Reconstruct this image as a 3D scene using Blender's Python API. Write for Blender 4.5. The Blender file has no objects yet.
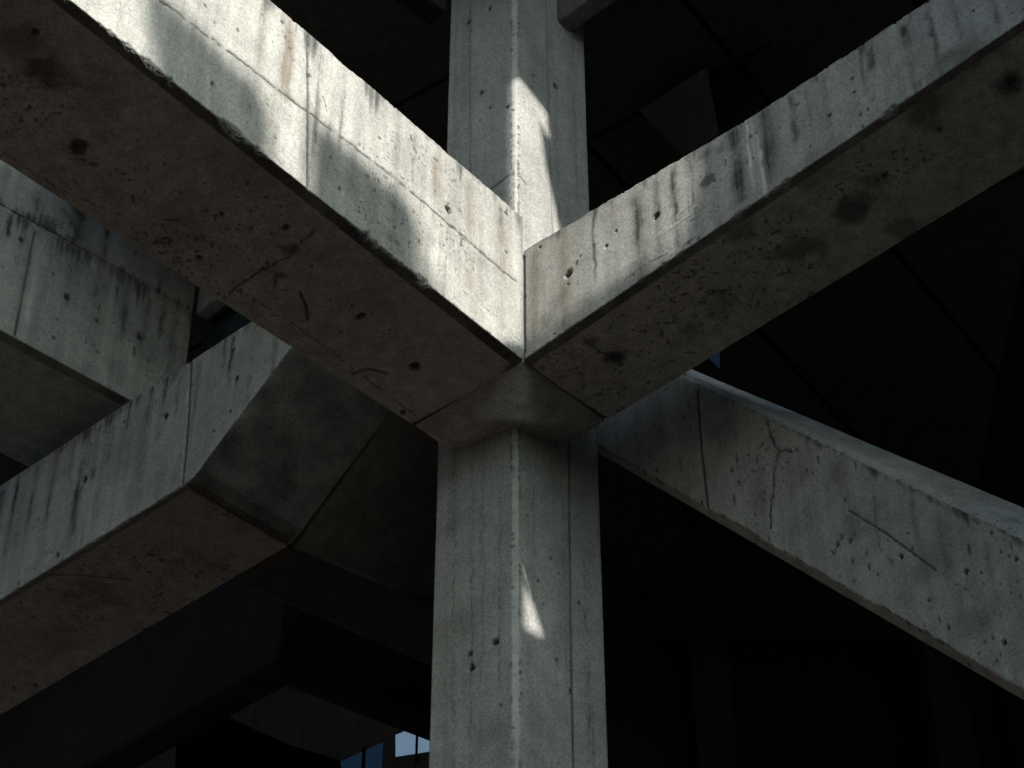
# Brutalist concrete node: two deep beams meeting over a column, seen from below.
import bpy, bmesh, math
import numpy as np
from mathutils import Vector

scene = bpy.context.scene
COL = scene.collection
rad = math.radians

# Marks on the concrete (tie holes, cracks, run-off streaks, blotches) in world metres.
MARKS = {
 'Lf': dict(holes=[(-2.281,11.529,16.01,0.0229),(-2.027,11.815,16.084,0.0124),(-1.911,11.946,16.27,0.0102),(-1.834,12.033,15.972,0.0124),(-1.364,12.561,15.977,0.0206),(-1.445,12.469,16.259,0.0128),(-1.402,12.517,16.156,0.0104),(-1.651,12.238,17.012,0.0244),(-1.871,11.991,17.391,0.0163),(-2.168,11.657,16.848,0.0158),(-2.395,11.402,16.82,0.0157),(-2.33,11.475,16.712,0.0125),(-1.096,12.861,16.962,0.0149),(-1.033,12.933,16.97,0.0108),(-0.848,13.141,17.27,0.0153),(-0.758,13.242,17.298,0.0128),(-0.532,13.496,16.778,0.0388),(-0.053,14.034,17.345,0.0175),(-0.043,14.045,16.852,0.019),(-1.067,12.895,15.946,0.0144),(-1.207,12.737,16.021,0.0104),(-1.085,12.874,16.434,0.0163),(-1.803,12.067,17.146,0.0122),(-1.773,12.1,17.032,0.0121),(-1.845,12.02,17.217,0.0106),(-1.966,11.884,16.132,0.0101),(-1.378,12.545,17.108,0.0107),(-0.319,13.735,16.391,0.0101)],
  cracks=[(0.0143,0.01,[(-2.684,11.077,16.461),(-2.13,11.7,16.521),(-1.634,12.257,16.563),(-0.926,13.053,16.628),(-0.355,13.695,16.596),(0.069,14.171,16.571)]),(0.0168,0.014,[(-1.679,12.207,17.379),(-1.631,12.26,16.592),(-1.583,12.314,15.659)]),(0.0077,0.006,[(-0.428,13.612,15.945),(-0.265,13.796,15.934),(-0.117,13.962,15.951)]),(0.0069,0.006,[(-1.612,12.281,17.001),(-1.548,12.354,16.937),(-1.501,12.407,16.771)]),(0.0079,0.008,[(-1.865,11.998,15.787),(-1.753,12.123,15.721),(-1.613,12.281,15.668)])],
  streaks=[('w',-1.825,12.043,17.513,0.037,1.016,0.8),('w',-1.796,12.074,17.421,0.0574,0.953,0.6),('d',-1.571,12.328,17.388,0.0331,1.304,0.35),('d',-1.389,12.532,17.343,0.025,1.08,0.3),('d',-0.826,13.165,17.365,0.0255,0.746,0.35),('w',-0.652,13.361,17.399,0.0601,0.874,0.4),('w',-0.364,13.684,17.381,0.0564,1.715,0.4),('w',-0.079,14.005,17.416,0.0527,1.501,0.45),('d',-0.105,13.975,17.41,0.0175,0.261,0.7),('w',-0.552,13.473,16.133,0.0247,0.693,0.4),('d',-1.139,12.813,16.438,0.1628,0.915,0.12),('d',-0.983,12.988,16.453,0.1065,0.977,0.12),('d',-1.426,12.491,16.494,0.0967,0.798,0.1),('w',-2.008,11.837,17.414,0.0406,0.714,0.3),('d',-1.474,12.437,16.682,0.0202,0.351,0.3)],
  blobs=[(-0.27,13.79,16.451,0.118,0.12),(-0.675,13.335,16.226,0.115,0.15),(-1.017,12.95,15.864,0.208,0.22),(-1.295,12.638,16.114,0.16,0.15),(-1.262,12.675,15.387,0.109,0.15)]),
 'Ls': dict(holes=[(-3.306,11.873,15.675,0.0687),(-3.486,10.779,15.675,0.0292),(-2.273,12.557,15.675,0.0204),(-2.161,12.715,15.675,0.0142),(-1.782,12.704,15.675,0.0315),(-2.498,13.026,15.675,0.0279),(-1.602,13.124,15.675,0.0128),(-1.407,13.866,15.675,0.0132),(-0.81,14.264,15.675,0.0501),(-1.226,13.671,15.675,0.0327),(-0.928,14.822,15.675,0.0255),(-2.955,12.205,15.675,0.0116),(-2.675,11.754,15.675,0.0114),(-1.478,13.49,15.675,0.013),(-1.302,13.558,15.675,0.0122),(-1.003,13.831,15.675,0.0115)],
  cracks=[(0.0134,0.012,[(-1.529,12.704,15.675),(-1.717,12.918,15.675),(-1.77,13.004,15.675),(-1.922,13.124,15.675),(-2.005,13.157,15.675),(-2.292,13.423,15.675)]),(0.0069,0.006,[(-2.24,13.378,15.675),(-2.033,13.535,15.675),(-1.856,13.682,15.675),(-1.743,13.831,15.675),(-1.618,13.947,15.675),(-1.281,14.336,15.675),(-0.744,14.959,15.675)]),(0.0165,0.01,[(-1.716,13.412,15.675),(-1.677,13.558,15.675),(-1.67,13.717,15.675)]),(0.0142,0.008,[(-1.34,14.348,15.675),(-1.187,14.288,15.675),(-1.038,14.348,15.675)]),(0.0065,0.005,[(-3.914,11.903,15.675),(-3.51,12.308,15.675),(-3.074,12.567,15.675)]),(0.032,0.025,[(0.075,14.312,15.675),(-0.83,14.971,15.675)]),(0.0089,0.006,[(-2.005,13.157,15.675),(-1.902,13.179,15.675),(-1.857,13.223,15.675)]),(0.0064,0.005,[(-2.63,11.685,15.675),(-2.557,11.784,15.675)]),(0.0071,0.004,[(-1.305,14.324,15.675),(-1.224,14.384,15.675),(-1.073,14.372,15.675)])],
  streaks=[],
  blobs=[(0.033,14.312,15.675,0.1,0.6),(-3.462,11.13,15.675,0.193,0.55),(-3.607,10.852,15.675,0.22,0.35),(-3.306,11.873,15.675,0.107,0.5),(-3.289,11.224,15.675,0.119,0.35),(-1.766,12.939,15.675,0.095,0.5),(-3.014,11.414,15.675,0.3,0.2),(-2.609,12.62,15.675,0.354,0.15),(-2.096,12.104,15.675,0.308,0.15),(-1.153,13.49,15.675,0.244,0.15),(-1.856,13.212,15.675,0.056,0.5),(-1.242,13.671,15.675,0.057,0.5),(-1.451,12.993,15.675,0.159,0.2)]),
 'Rf': dict(holes=[(0.242,14.051,16.922,0.0173),(0.475,13.826,16.347,0.0421),(0.108,14.181,16.433,0.0171),(0.867,13.447,16.461,0.0133),(0.783,13.528,16.365,0.0175),(1.181,13.144,16.309,0.0328),(1.627,12.713,16.249,0.0161),(2.462,11.905,16.097,0.0194),(2.645,11.729,16.161,0.0139),(2.646,11.728,16.332,0.0156),(3.456,10.946,16.149,0.012),(2.31,12.053,15.888,0.0109),(0.348,13.949,15.748,0.0124),(2.08,12.275,16.736,0.0105),(0.469,13.832,16.225,0.0117)],
  cracks=[(0.0163,0.012,[(0.104,14.184,16.952),(0.105,14.184,16.399),(0.104,14.184,15.772)]),(0.0067,0.005,[(2.044,12.31,16.217),(2.042,12.312,15.977)]),(0.0063,0.004,[(0.72,13.59,15.779),(1.037,13.283,15.833),(1.493,12.842,15.733)])],
  streaks=[('d',1.039,13.281,16.788,0.0628,1.061,0.75),('d',0.689,13.619,16.891,0.0213,0.906,0.7),('d',1.19,13.135,16.747,0.0375,0.825,0.75),('d',1.326,13.004,16.748,0.0373,0.991,0.75),('d',1.791,12.554,16.721,0.0814,1.029,0.7),('d',2.032,12.321,16.692,0.0726,0.854,0.55),('d',1.581,12.757,16.685,0.0655,0.446,0.6),('d',2.224,12.135,16.666,0.036,0.681,0.5),('d',2.454,11.913,16.603,0.0317,0.673,0.4),('d',2.795,11.584,16.562,0.0546,0.335,0.5),('d',3.039,11.349,16.545,0.0541,0.763,0.7),('d',3.189,11.204,16.53,0.0307,0.652,0.6),('d',3.346,11.052,16.529,0.0382,0.542,0.4),('d',3.578,10.828,16.502,0.0454,0.745,0.3),('w',0.43,13.869,16.966,0.1291,1.212,0.4),('w',0.191,14.101,16.938,0.0693,1.219,0.55),('l',1.897,12.452,16.699,0.0162,0.736,0.9),('l',1.934,12.416,16.693,0.0129,0.463,0.8),('l',1.959,12.392,16.501,0.0145,0.457,1.0),('l',1.972,12.38,16.239,0.0159,0.58,1.0),('w',0.844,13.469,16.812,0.0422,0.721,0.3),('d',1.466,12.869,16.716,0.0206,0.816,0.4),('d',2.721,11.656,16.528,0.0195,0.445,0.4),('d',2.339,12.025,16.617,0.0199,0.566,0.3)],
  blobs=[(1.584,12.754,16.308,0.097,0.55),(1.181,13.144,16.309,0.066,0.6),(0.401,13.897,16.1,0.134,0.2),(0.276,14.018,15.985,0.1,0.25),(1.69,12.652,16.561,0.081,0.3),(1.009,13.31,15.934,0.073,0.25)]),
 'Rs': dict(holes=[(0.865,14.146,15.675,0.0582),(3.722,11.233,15.675,0.0447),(2.88,12.164,15.675,0.0309),(1.52,13.378,15.675,0.0162),(1.143,14.456,15.675,0.0168),(1.973,12.939,15.675,0.0159),(3.246,11.705,15.675,0.0228)],
  cracks=[(0.0356,0.025,[(0.126,14.324,15.675),(0.794,14.909,15.675)]),(0.0066,0.004,[(2.78,12.308,15.675),(3.03,12.124,15.675),(3.24,11.953,15.675)]),(0.0098,0.005,[(0.603,13.947,15.675),(0.73,14.087,15.675),(0.865,14.146,15.675)])],
  streaks=[],
  blobs=[(0.151,14.336,15.675,0.117,0.7),(0.865,14.146,15.675,0.116,0.75),(0.645,14.005,15.675,0.099,0.4),(2.646,12.515,15.675,0.204,0.55),(3.082,12.704,15.675,0.173,0.4),(2.291,12.939,15.675,0.207,0.45),(3.309,11.036,15.675,0.295,0.45),(3.109,11.51,15.675,0.263,0.5),(3.713,11.271,15.675,0.164,0.6),(1.463,13.831,15.675,0.115,0.3),(1.799,12.725,15.675,0.174,0.4),(2.769,12.205,15.675,0.108,0.4),(1.689,13.49,15.675,0.203,0.25),(2.334,12.104,15.675,0.231,0.25)]),
 'Cl': dict(holes=[(-0.461,15.256,21.691,0.0312),(-0.239,15.135,21.753,0.027),(-0.314,15.176,20.425,0.03),(-0.218,15.124,20.131,0.0158),(-0.049,15.033,20.029,0.0197),(-0.137,15.08,13.414,0.0333),(-0.339,15.19,13.379,0.0255),(-0.324,15.182,13.234,0.0285),(-0.316,15.178,20.004,0.0099),(-0.093,15.056,12.779,0.0139)],
  cracks=[(0.013,0.008,[(-0.219,15.125,18.897),(-0.124,15.073,18.939),(0.0,15.006,19.014)]),(0.0074,0.003,[(-0.338,15.189,15.821),(-0.33,15.185,14.349),(-0.321,15.18,12.277)]),(0.0089,0.003,[(-0.441,15.245,22.054),(-0.402,15.224,18.865)]),(0.0074,0.003,[(-0.506,15.281,15.906),(-0.453,15.252,12.327)])],
  streaks=[('d',-0.575,15.318,22.504,0.0213,4.696,0.22),('d',-0.506,15.281,21.419,0.0103,3.085,0.2),('d',-0.1,15.06,14.898,0.0125,2.635,0.25),('d',-0.241,15.137,15.653,0.0172,3.436,0.2),('w',-0.514,15.285,14.434,0.0663,2.209,0.25)],
  blobs=[(-0.422,15.235,20.546,0.241,0.1),(-0.379,15.212,13.741,0.194,0.15),(-0.185,15.106,12.578,0.185,0.15),(-0.479,15.266,14.856,0.168,0.15)]),
 'Cr': dict(holes=[(0.446,15.316,20.711,0.0365),(0.211,15.129,20.652,0.0181),(0.22,15.136,14.09,0.0179),(0.322,15.218,14.398,0.0132),(0.259,15.167,13.865,0.0129),(0.559,15.407,14.076,0.0165),(0.359,15.247,13.363,0.0207),(0.468,15.334,13.122,0.0206),(0.271,15.177,14.257,0.0082),(0.125,15.06,14.731,0.0133),(0.388,15.27,14.281,0.0091),(0.374,15.259,13.862,0.0081)],
  cracks=[(0.0105,0.006,[(0.019,14.975,18.985),(0.086,15.028,18.974),(0.133,15.067,18.917)]),(0.0119,0.008,[(0.5,15.36,15.98),(0.483,15.346,14.485),(0.475,15.34,12.389)]),(0.0089,0.004,[(0.357,15.245,22.054),(0.367,15.254,20.097),(0.386,15.269,18.348)]),(0.007,0.004,[(0.605,15.444,14.243),(0.606,15.444,13.516),(0.6,15.44,12.535)]),(0.0072,0.003,[(0.177,15.102,15.16),(0.178,15.102,13.859)]),(0.0068,0.004,[(0.638,15.47,13.136),(0.63,15.464,12.477)]),(0.007,0.005,[(0.559,15.407,14.065),(0.607,15.445,13.949)])],
  streaks=[('d',0.126,15.061,15.123,0.0105,2.105,0.2),('d',0.614,15.451,13.521,0.0121,0.798,0.45),('d',0.638,15.47,13.136,0.008,0.682,0.4),('d',0.433,15.307,15.116,0.017,2.121,0.2),('d',0.443,15.314,20.484,0.0201,2.111,0.2),('d',0.63,15.464,21.827,0.021,2.881,0.2),('d',0.603,15.443,14.566,0.0084,0.649,0.3)],
  blobs=[(0.336,15.229,21.022,0.204,0.1),(0.386,15.269,13.582,0.161,0.12),(0.217,15.133,12.693,0.186,0.12)]),
 'Nf': dict(holes=[(-4.433,18.512,18.222,0.0414),(-3.532,17.742,18.391,0.0427),(-2.744,17.069,18.275,0.0318),(-2.77,17.092,17.844,0.0196),(-2.939,17.235,17.709,0.0167),(-4.037,18.173,18.728,0.0177),(-2.817,17.132,18.746,0.0252),(-3.795,17.967,18.337,0.0102),(-4.618,18.67,17.341,0.0254),(-2.342,16.726,18.564,0.0248)],
  cracks=[(0.021,0.014,[(-3.307,17.55,19.018),(-3.249,17.5,18.121),(-3.218,17.474,17.198)]),(0.0106,0.006,[(-4.433,18.512,18.222),(-4.494,18.564,17.991),(-4.561,18.621,17.973)])],
  streaks=[('d',-5.514,19.435,18.905,0.0867,2.174,0.95),('d',-5.327,19.275,19.053,0.0379,1.207,0.6),('d',-4.488,18.559,18.616,0.0524,1.154,0.6),('d',-4.343,18.435,18.931,0.0527,0.713,0.5),('d',-3.587,17.789,18.892,0.0362,0.775,0.6),('d',-4.847,18.865,19.115,0.0375,1.121,0.5),('d',-2.826,17.139,18.969,0.0305,0.614,0.8),('d',-2.921,17.22,19.051,0.0255,0.466,0.6),('d',-2.341,16.725,18.69,0.0398,0.887,0.7),('d',-3.748,17.927,18.809,0.0518,1.221,0.3),('d',-3.418,17.645,18.895,0.0309,0.62,0.4),('d',-4.17,18.287,18.864,0.0314,0.631,0.5),('d',-3.197,17.456,18.925,0.0307,1.358,0.3),('d',-2.593,16.94,18.91,0.0303,0.904,0.4),('d',-5.086,19.069,19.084,0.0269,0.969,0.5),('d',-4.643,18.691,18.953,0.0266,0.483,0.5),('d',-3.993,18.136,18.937,0.0261,0.397,0.4)],
  blobs=[(-4.013,18.153,18.175,0.307,0.15),(-2.723,17.051,18.523,0.2,0.15)]),
 'Ns': dict(holes=[],
  cracks=[(0.0199,0.014,[(-3.184,17.433,17.188),(-2.241,18.333,17.188)]),(0.0103,0.006,[(-4.788,18.802,17.188),(-4.382,18.802,17.188),(-3.884,18.881,17.188)]),(0.0083,0.006,[(-2.819,17.728,17.188),(-2.615,17.624,17.188)])],
  streaks=[],
  blobs=[(-4.219,19.122,17.188,0.307,0.25),(-4.729,19.864,17.188,0.418,0.2),(-2.591,17.952,17.188,0.237,0.2),(-3.143,18.566,17.188,0.302,0.2)]),
 'Bf': dict(holes=[(-4.826,18.039,20.469,0.0457),(-4.53,18.292,20.37,0.0284),(-4.103,18.657,20.483,0.0487),(-4.886,17.988,20.073,0.0183),(-4.883,17.991,19.801,0.0213),(-4.993,17.897,20.682,0.024),(-5.327,17.612,20.917,0.0326),(-5.481,17.48,21.064,0.0163),(-3.894,18.835,20.751,0.0168),(-5.463,17.496,20.919,0.0163),(-4.264,18.519,20.682,0.0166),(-5.44,17.515,20.384,0.015)],
  cracks=[(0.0278,0.02,[(-5.681,17.31,21.264),(-5.586,17.391,21.274),(-4.603,18.23,21.314),(-3.671,19.025,21.285)]),(0.0186,0.012,[(-5.229,17.696,21.14),(-5.219,17.704,19.541)])],
  streaks=[('d',-4.863,18.008,22.194,0.1363,1.059,1.0),('d',-4.559,18.268,22.145,0.0514,0.945,0.95),('d',-5.585,17.392,22.166,0.067,0.601,0.4),('d',-5.254,17.674,22.153,0.0675,0.754,0.4),('d',-5.466,17.494,21.242,0.0328,0.362,0.6),('d',-5.334,17.606,21.203,0.0164,0.362,0.5),('d',-4.288,18.498,21.225,0.0505,0.88,0.45),('d',-4.082,18.674,21.214,0.0451,0.812,0.4),('d',-3.927,18.806,21.222,0.034,0.596,0.5),('d',-4.389,18.412,21.215,0.0224,0.37,0.6),('d',-4.187,18.585,21.234,0.0225,0.328,0.6),('d',-3.774,18.937,21.26,0.0284,0.301,0.6),('d',-4.595,18.237,21.24,0.0279,0.587,0.4),('l',-5.171,17.745,21.064,0.0657,1.271,0.18),('l',-4.439,18.37,21.007,0.0445,0.868,0.15),('d',-4.842,18.026,21.208,0.0277,0.583,0.3),('d',-3.788,18.925,21.182,0.0567,1.6,0.3)],
  blobs=[(-4.0,18.744,20.359,0.331,0.2),(-4.247,18.533,19.841,0.271,0.15),(-4.902,17.975,21.731,0.202,0.4)]),
 'Bs': dict(holes=[],
  cracks=[],
  streaks=[],
  blobs=[]),
 'Sf': dict(holes=[(2.873,13.597,13.045,0.0222),(3.243,13.227,12.593,0.0214),(3.328,13.142,12.514,0.0106),(3.536,12.934,12.469,0.0168),(3.386,13.084,11.841,0.0206),(2.484,13.986,13.492,0.0198),(2.442,14.028,13.447,0.0137),(3.002,13.468,12.533,0.0144),(2.6,13.87,13.507,0.0122),(2.937,13.533,13.217,0.0111),(1.848,14.622,14.707,0.0147),(2.282,14.188,14.003,0.0102),(3.462,13.008,12.595,0.0092),(3.502,12.968,12.524,0.0092),(3.177,13.293,12.902,0.0094),(3.353,13.117,11.763,0.0096),(3.475,12.995,12.211,0.0091)],
  cracks=[(0.0191,0.014,[(1.595,14.875,15.987),(1.592,14.878,15.298),(1.607,14.863,14.603)]),(0.014,0.012,[(2.095,14.375,15.205),(2.108,14.362,14.957),(2.154,14.316,14.759),(2.121,14.349,14.614),(2.098,14.372,14.494),(2.053,14.417,14.171),(2.032,14.438,13.918)]),(0.011,0.01,[(2.154,14.316,14.759),(2.205,14.265,14.734),(2.252,14.218,14.669)]),(0.0091,0.008,[(2.581,13.889,13.762),(2.796,13.674,13.344),(3.065,13.405,12.761)]),(0.0055,0.005,[(3.065,13.405,12.761),(3.22,13.25,12.447),(3.391,13.079,12.074)]),(0.0103,0.004,[(2.754,13.716,13.69),(2.742,13.728,13.42),(2.749,13.721,13.208)]),(0.0057,0.004,[(2.749,13.721,13.208),(2.829,13.641,13.005)]),(0.0091,0.006,[(2.491,13.979,13.526),(2.454,14.016,13.418)])],
  streaks=[('d',2.571,13.899,14.291,0.047,0.578,0.25),('d',3.143,13.327,13.172,0.0514,0.607,0.25),('d',3.384,13.086,12.773,0.0501,0.746,0.25),('d',1.766,14.704,15.715,0.1274,0.656,0.3),('d',2.366,14.104,14.804,0.0161,0.224,0.5),('d',3.196,13.274,12.512,0.0428,0.496,0.3),('d',2.981,13.489,13.511,0.03,0.361,0.25),('d',3.422,13.048,11.839,0.0344,0.466,0.25)],
  blobs=[(2.293,14.177,14.436,0.207,0.2),(2.65,13.82,13.6,0.198,0.22),(3.045,13.425,12.872,0.219,0.22),(3.276,13.194,12.131,0.21,0.2),(1.748,14.722,15.383,0.185,0.3),(2.562,13.908,14.193,0.141,0.2),(1.993,14.477,14.383,0.177,0.15),(2.829,13.641,12.673,0.175,0.18)]),
}
OPENINGS = [  # slots shaped so the sun patches fall on beams and column
 [(-4.511,27.371),(-4.871,28.577),(-1.164,28.21),(-0.261,27.569),(3.842,25.509),(5.713,24.493),(5.661,22.756),(5.315,22.836),(4.918,22.78),(0.792,24.651),(-3.039,26.478)],
 [(5.728,22.771),(5.698,23.918),(6.102,23.066),(6.755,21.867),(6.793,21.238),(6.65,20.8),(6.42,21.427)],
 [(6.35,27.386),(6.527,27.327),(7.182,26.701),(7.221,26.278),(6.976,26.659),(7.088,26.031),(7.296,25.374),(7.499,24.764),(7.077,24.548),(6.346,24.703)],
 [(6.566,20.843),(6.707,20.584),(6.927,20.191),(6.764,20.271),(6.562,20.382)],
]
BASE_Z = 33.29
FX = 12.0
TONGUE_A = [(-14.153, 35.996), (-14.319, 36.351), (-14.539, 36.709), (-14.72, 37.326), (-14.174, 36.982), (-13.681, 36.745), (-13.237, 36.428), (-12.527, 36.085), (-12.185, 35.75), (-12.028, 35.383), (-12.022, 33.19), (-14.153, 33.19)]  # outline of the added screen that shades the left beam
TONGUE_B = [(-11.155, 34.411), (-11.32, 35.606), (-10.55, 35.217), (-9.774, 34.82), (-9.211, 34.549), (-8.897, 34.176), (-8.746, 33.274), (-8.746, 33.19), (-11.155, 33.19)]
SUN_AZ,SUN_EL = 60, 35

# ------------------------------------------------------------------ noise
def _hash(ix, iy, iz, seed):
    h = (ix.astype(np.int64) * 374761393 + iy.astype(np.int64) * 668265263 +
         iz.astype(np.int64) * 2147483647 + seed * 974634777) & 0xffffffff
    h = ((h ^ (h >> 13)) * 1274126177) & 0xffffffff
    h = ((h ^ (h >> 16)) * 2246822519) & 0xffffffff
    return ((h ^ (h >> 15)) & 0xffff) / 65535.0

def vnoise(P, seed=0):
    f = np.floor(P); i = f.astype(np.int64); t = P - f
    t = t * t * (3 - 2 * t)
    out = 0.0
    for dx in (0, 1):
        wx = t[:, 0] if dx else 1 - t[:, 0]
        for dy in (0, 1):
            wy = t[:, 1] if dy else 1 - t[:, 1]
            for dz in (0, 1):
                wz = t[:, 2] if dz else 1 - t[:, 2]
                out = out + wx * wy * wz * _hash(i[:, 0] + dx, i[:, 1] + dy, i[:, 2] + dz, seed)
    return out

def fbm(P, octv=3, seed=0):
    s, a, n = 0.0, 0.5, 0.0
    for o in range(octv):
        s = s + a * vnoise(P * (2.03 ** o), seed + o * 17); n += a; a *= 0.5
    return s / n

def sstep(a, b, x):
    t = np.clip((x - a) / (b - a), 0, 1)
    return t * t * (3 - 2 * t)

# ------------------------------------------------------------------ materials
class NT:
    def __init__(self, name):
        self.m = bpy.data.materials.new(name); self.m.use_nodes = True
        self.t = self.m.node_tree; self.t.nodes.clear()
    def n(self, typ, **kw):
        nd = self.t.nodes.new(typ)
        for k, v in kw.items():
            if k.startswith('i_'):
                key = k[2:]
                key = int(key) if key.isdigit() else key.replace('_', ' ')
                nd.inputs[key].default_value = v
            else: setattr(nd, k, v)
        return nd
    def l(self, a, b): self.t.links.new(a, b)
    def mapping(self, co, scale):
        mp = self.n('ShaderNodeMapping'); mp.inputs['Scale'].default_value = scale
        self.l(co, mp.inputs['Vector']); return mp.outputs[0]
    def noise(self, co, scale, detail=4, rough=.55):
        nd = self.n('ShaderNodeTexNoise', i_Scale=scale, i_Detail=detail, i_Roughness=rough)
        self.l(co, nd.inputs['Vector']); return nd.outputs['Fac']
    def rng(self, v, a, b, c, d):
        nd = self.n('ShaderNodeMapRange', i_1=a, i_2=b, i_3=c, i_4=d); nd.clamp = True
        self.l(v, nd.inputs[0]); return nd.outputs[0]
    def math(self, op, a, b=None):
        nd = self.n('ShaderNodeMath', operation=op)
        for k, v in enumerate((a, b)):
            if v is None: continue
            if isinstance(v, (int, float)): nd.inputs[k].default_value = v
            else: self.l(v, nd.inputs[k])
        return nd.outputs[0]
    def mix(self, fac, a, b, mode='MIX'):
        nd = self.n('ShaderNodeMix', data_type='RGBA', blend_type=mode)
        for sock, v in ((nd.inputs['Factor'], fac), (nd.inputs['A'], a), (nd.inputs['B'], b)):
            if isinstance(v, (int, float)): sock.default_value = v
            elif isinstance(v, tuple): sock.default_value = v + (1,) if len(v) == 3 else v
            else: self.l(v, sock)
        return nd.outputs['Result']

def concrete(name, light, dark, marks=True, streak=.3, grain=.4, rough=.85):
    g = NT(name)
    co = g.n('ShaderNodeTexCoord').outputs['Object']
    big = g.rng(g.noise(co, .9, 5, .6), .3, .7, 0, 1)
    mid = g.rng(g.noise(co, 5.5, 6, .65), .3, .7, 0, 1)
    c = g.mix(g.math('MULTIPLY', g.math('ADD', big, mid), .5), dark, light)
    # weather streaks running down
    st = g.rng(g.noise(g.mapping(co, (7, 7, .55)), 1.0, 5, .6), .35, .75, 1.0 + streak * .4, 1.0 - streak)
    gr = g.rng(g.noise(co, 150, 2, .7), .25, .75, 1 - grain, 1 + grain)
    sp = g.rng(g.noise(co, 42, 3, .6), .3, .7, 1 - grain * .6, 1 + grain * .6)
    k = g.math('MULTIPLY', g.math('MULTIPLY', st, gr), sp)
    kk = g.n('ShaderNodeCombineColor'); [g.l(k, kk.inputs[i]) for i in range(3)]
    c = g.mix(1.0, c, kk.outputs[0], 'MULTIPLY')
    # pinholes left by air bubbles
    vo = g.n('ShaderNodeTexVoronoi', i_Scale=26.0); vo.feature = 'F1'
    g.l(co, vo.inputs['Vector'])
    sep = g.n('ShaderNodeSeparateColor'); g.l(vo.outputs['Color'], sep.inputs[0])
    pick = g.math('MULTIPLY', g.rng(sep.outputs[0], .78, .80, 0, 1), g.rng(g.noise(co, 1.6, 3, .6), .46, .56, 0, 1))
    pin = g.math('MULTIPLY', pick, g.rng(vo.outputs['Distance'], .10, .19, 1, 0))
    c = g.mix(g.math('MULTIPLY', pin, .7), c, (.03, .03, .028))
    if marks:
        at = g.n('ShaderNodeAttribute', attribute_name='marks')
        s2 = g.n('ShaderNodeSeparateColor'); g.l(at.outputs['Color'], s2.inputs[0])
        br = g.rng(g.noise(co, 60, 3, .65), .2, .7, .65, 1.1)
        d = g.math('MINIMUM', g.math('MULTIPLY', s2.outputs[0], br), 1.0)
        w = g.math('MINIMUM', g.math('MULTIPLY', s2.outputs[1], br), 1.0)
        c = g.mix(g.math('MULTIPLY', w, .75), c, (.17, .137, .095))
        c = g.mix(g.math('MULTIPLY', d, .92), c, (.022, .024, .023))
        c = g.mix(g.math('MULTIPLY', s2.outputs[2], .9), c, (.72, .72, .70))
    b = g.n('ShaderNodeBsdfPrincipled', i_Roughness=rough)
    b.inputs['Specular IOR Level'].default_value = .25
    g.l(c, b.inputs['Base Color'])
    bp = g.n('ShaderNodeBump', i_Strength=.35, i_Distance=.004)
    h = g.math('SUBTRACT', g.math('ADD', g.noise(co, 90, 4, .7), g.math('MULTIPLY', g.noise(co, 22, 3, .6), .8)), g.math('MULTIPLY', pin, 1.5))
    g.l(h, bp.inputs['Height']); g.l(bp.outputs[0], b.inputs['Normal'])
    o = g.n('ShaderNodeOutputMaterial'); g.l(b.outputs[0], o.inputs[0])
    return g.m

def glass(name, tint, mirror, rough=.03):
    g = NT(name)
    tr = g.n('ShaderNodeBsdfTransparent'); tr.inputs[0].default_value = tint + (1,)
    gl = g.n('ShaderNodeBsdfGlossy', i_Roughness=rough); gl.inputs[0].default_value = (.85, .9, .95, 1)
    co = g.n('ShaderNodeTexCoord').outputs['Object']
    f = g.rng(g.noise(co, 1.7, 4, .6), .3, .7, mirror * .6, mirror * 1.3)
    mx = g.n('ShaderNodeMixShader'); g.l(f, mx.inputs[0]); g.l(tr.outputs[0], mx.inputs[1]); g.l(gl.outputs[0], mx.inputs[2])
    o = g.n('ShaderNodeOutputMaterial'); g.l(mx.outputs[0], o.inputs[0]); return g.m

def plain(name, a, b, rough=.6, scale=8, metal=0):
    g = NT(name); co = g.n('ShaderNodeTexCoord').outputs['Object']
    c = g.mix(g.rng(g.noise(co, scale, 5, .6), .3, .7, 0, 1), a, b)
    p = g.n('ShaderNodeBsdfPrincipled', i_Roughness=rough, i_Metallic=metal); g.l(c, p.inputs['Base Color'])
    o = g.n('ShaderNodeOutputMaterial'); g.l(p.outputs[0], o.inputs[0]); return g.m

M_PALE = concrete('pale_concrete', (.50, .505, .485), (.285, .288, .278))
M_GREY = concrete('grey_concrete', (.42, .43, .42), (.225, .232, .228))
M_SHAFT = concrete('board_marked_concrete', (.45, .458, .447), (.275, .28, .274), streak=.18)
M_VOID = concrete('void_shade_concrete', (.026, .026, .025), (.014, .014, .0135), marks=False)  # near-black colour stands in for the deep shade of the void
M_CEIL = concrete('dark_ceiling_concrete', (.105, .108, .105), (.06, .062, .06), marks=False)  # ceiling colour darkened to deepen the shade of the void
M_STUB = concrete('weathered_stub_concrete', (.22, .215, .20), (.14, .138, .13))
M_DARKSOFFIT = concrete('shaded_soffit_concrete', (.12, .118, .11), (.06, .059, .056))  # darkened colour stands in for shade under the haunch slab
M_DIM = concrete('dim_concrete', (.07, .067, .062), (.042, .041, .039), marks=False)  # dark tone for the cross beam's shade and low bounce off court walls
M_WALL = concrete('rear_wall_concrete', (.30, .30, .29), (.20, .20, .195), marks=False)
M_FRAME = plain('painted_steel_frame', (.012, .013, .015), (.022, .023, .026), .5)
M_BLUE = plain('blue_tinted_pane', (.012, .036, .056), (.016, .044, .064), .12, 1.5)
M_CLEAR = glass('dusty_clear_glass', (.80, .74, .68), .06)
M_DUSKY = glass('smoked_glass', (.17, .20, .22), .04)
M_GROUND = plain('brown_paving', (.088, .055, .038), (.056, .035, .025), .9, 2.0)

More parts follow.
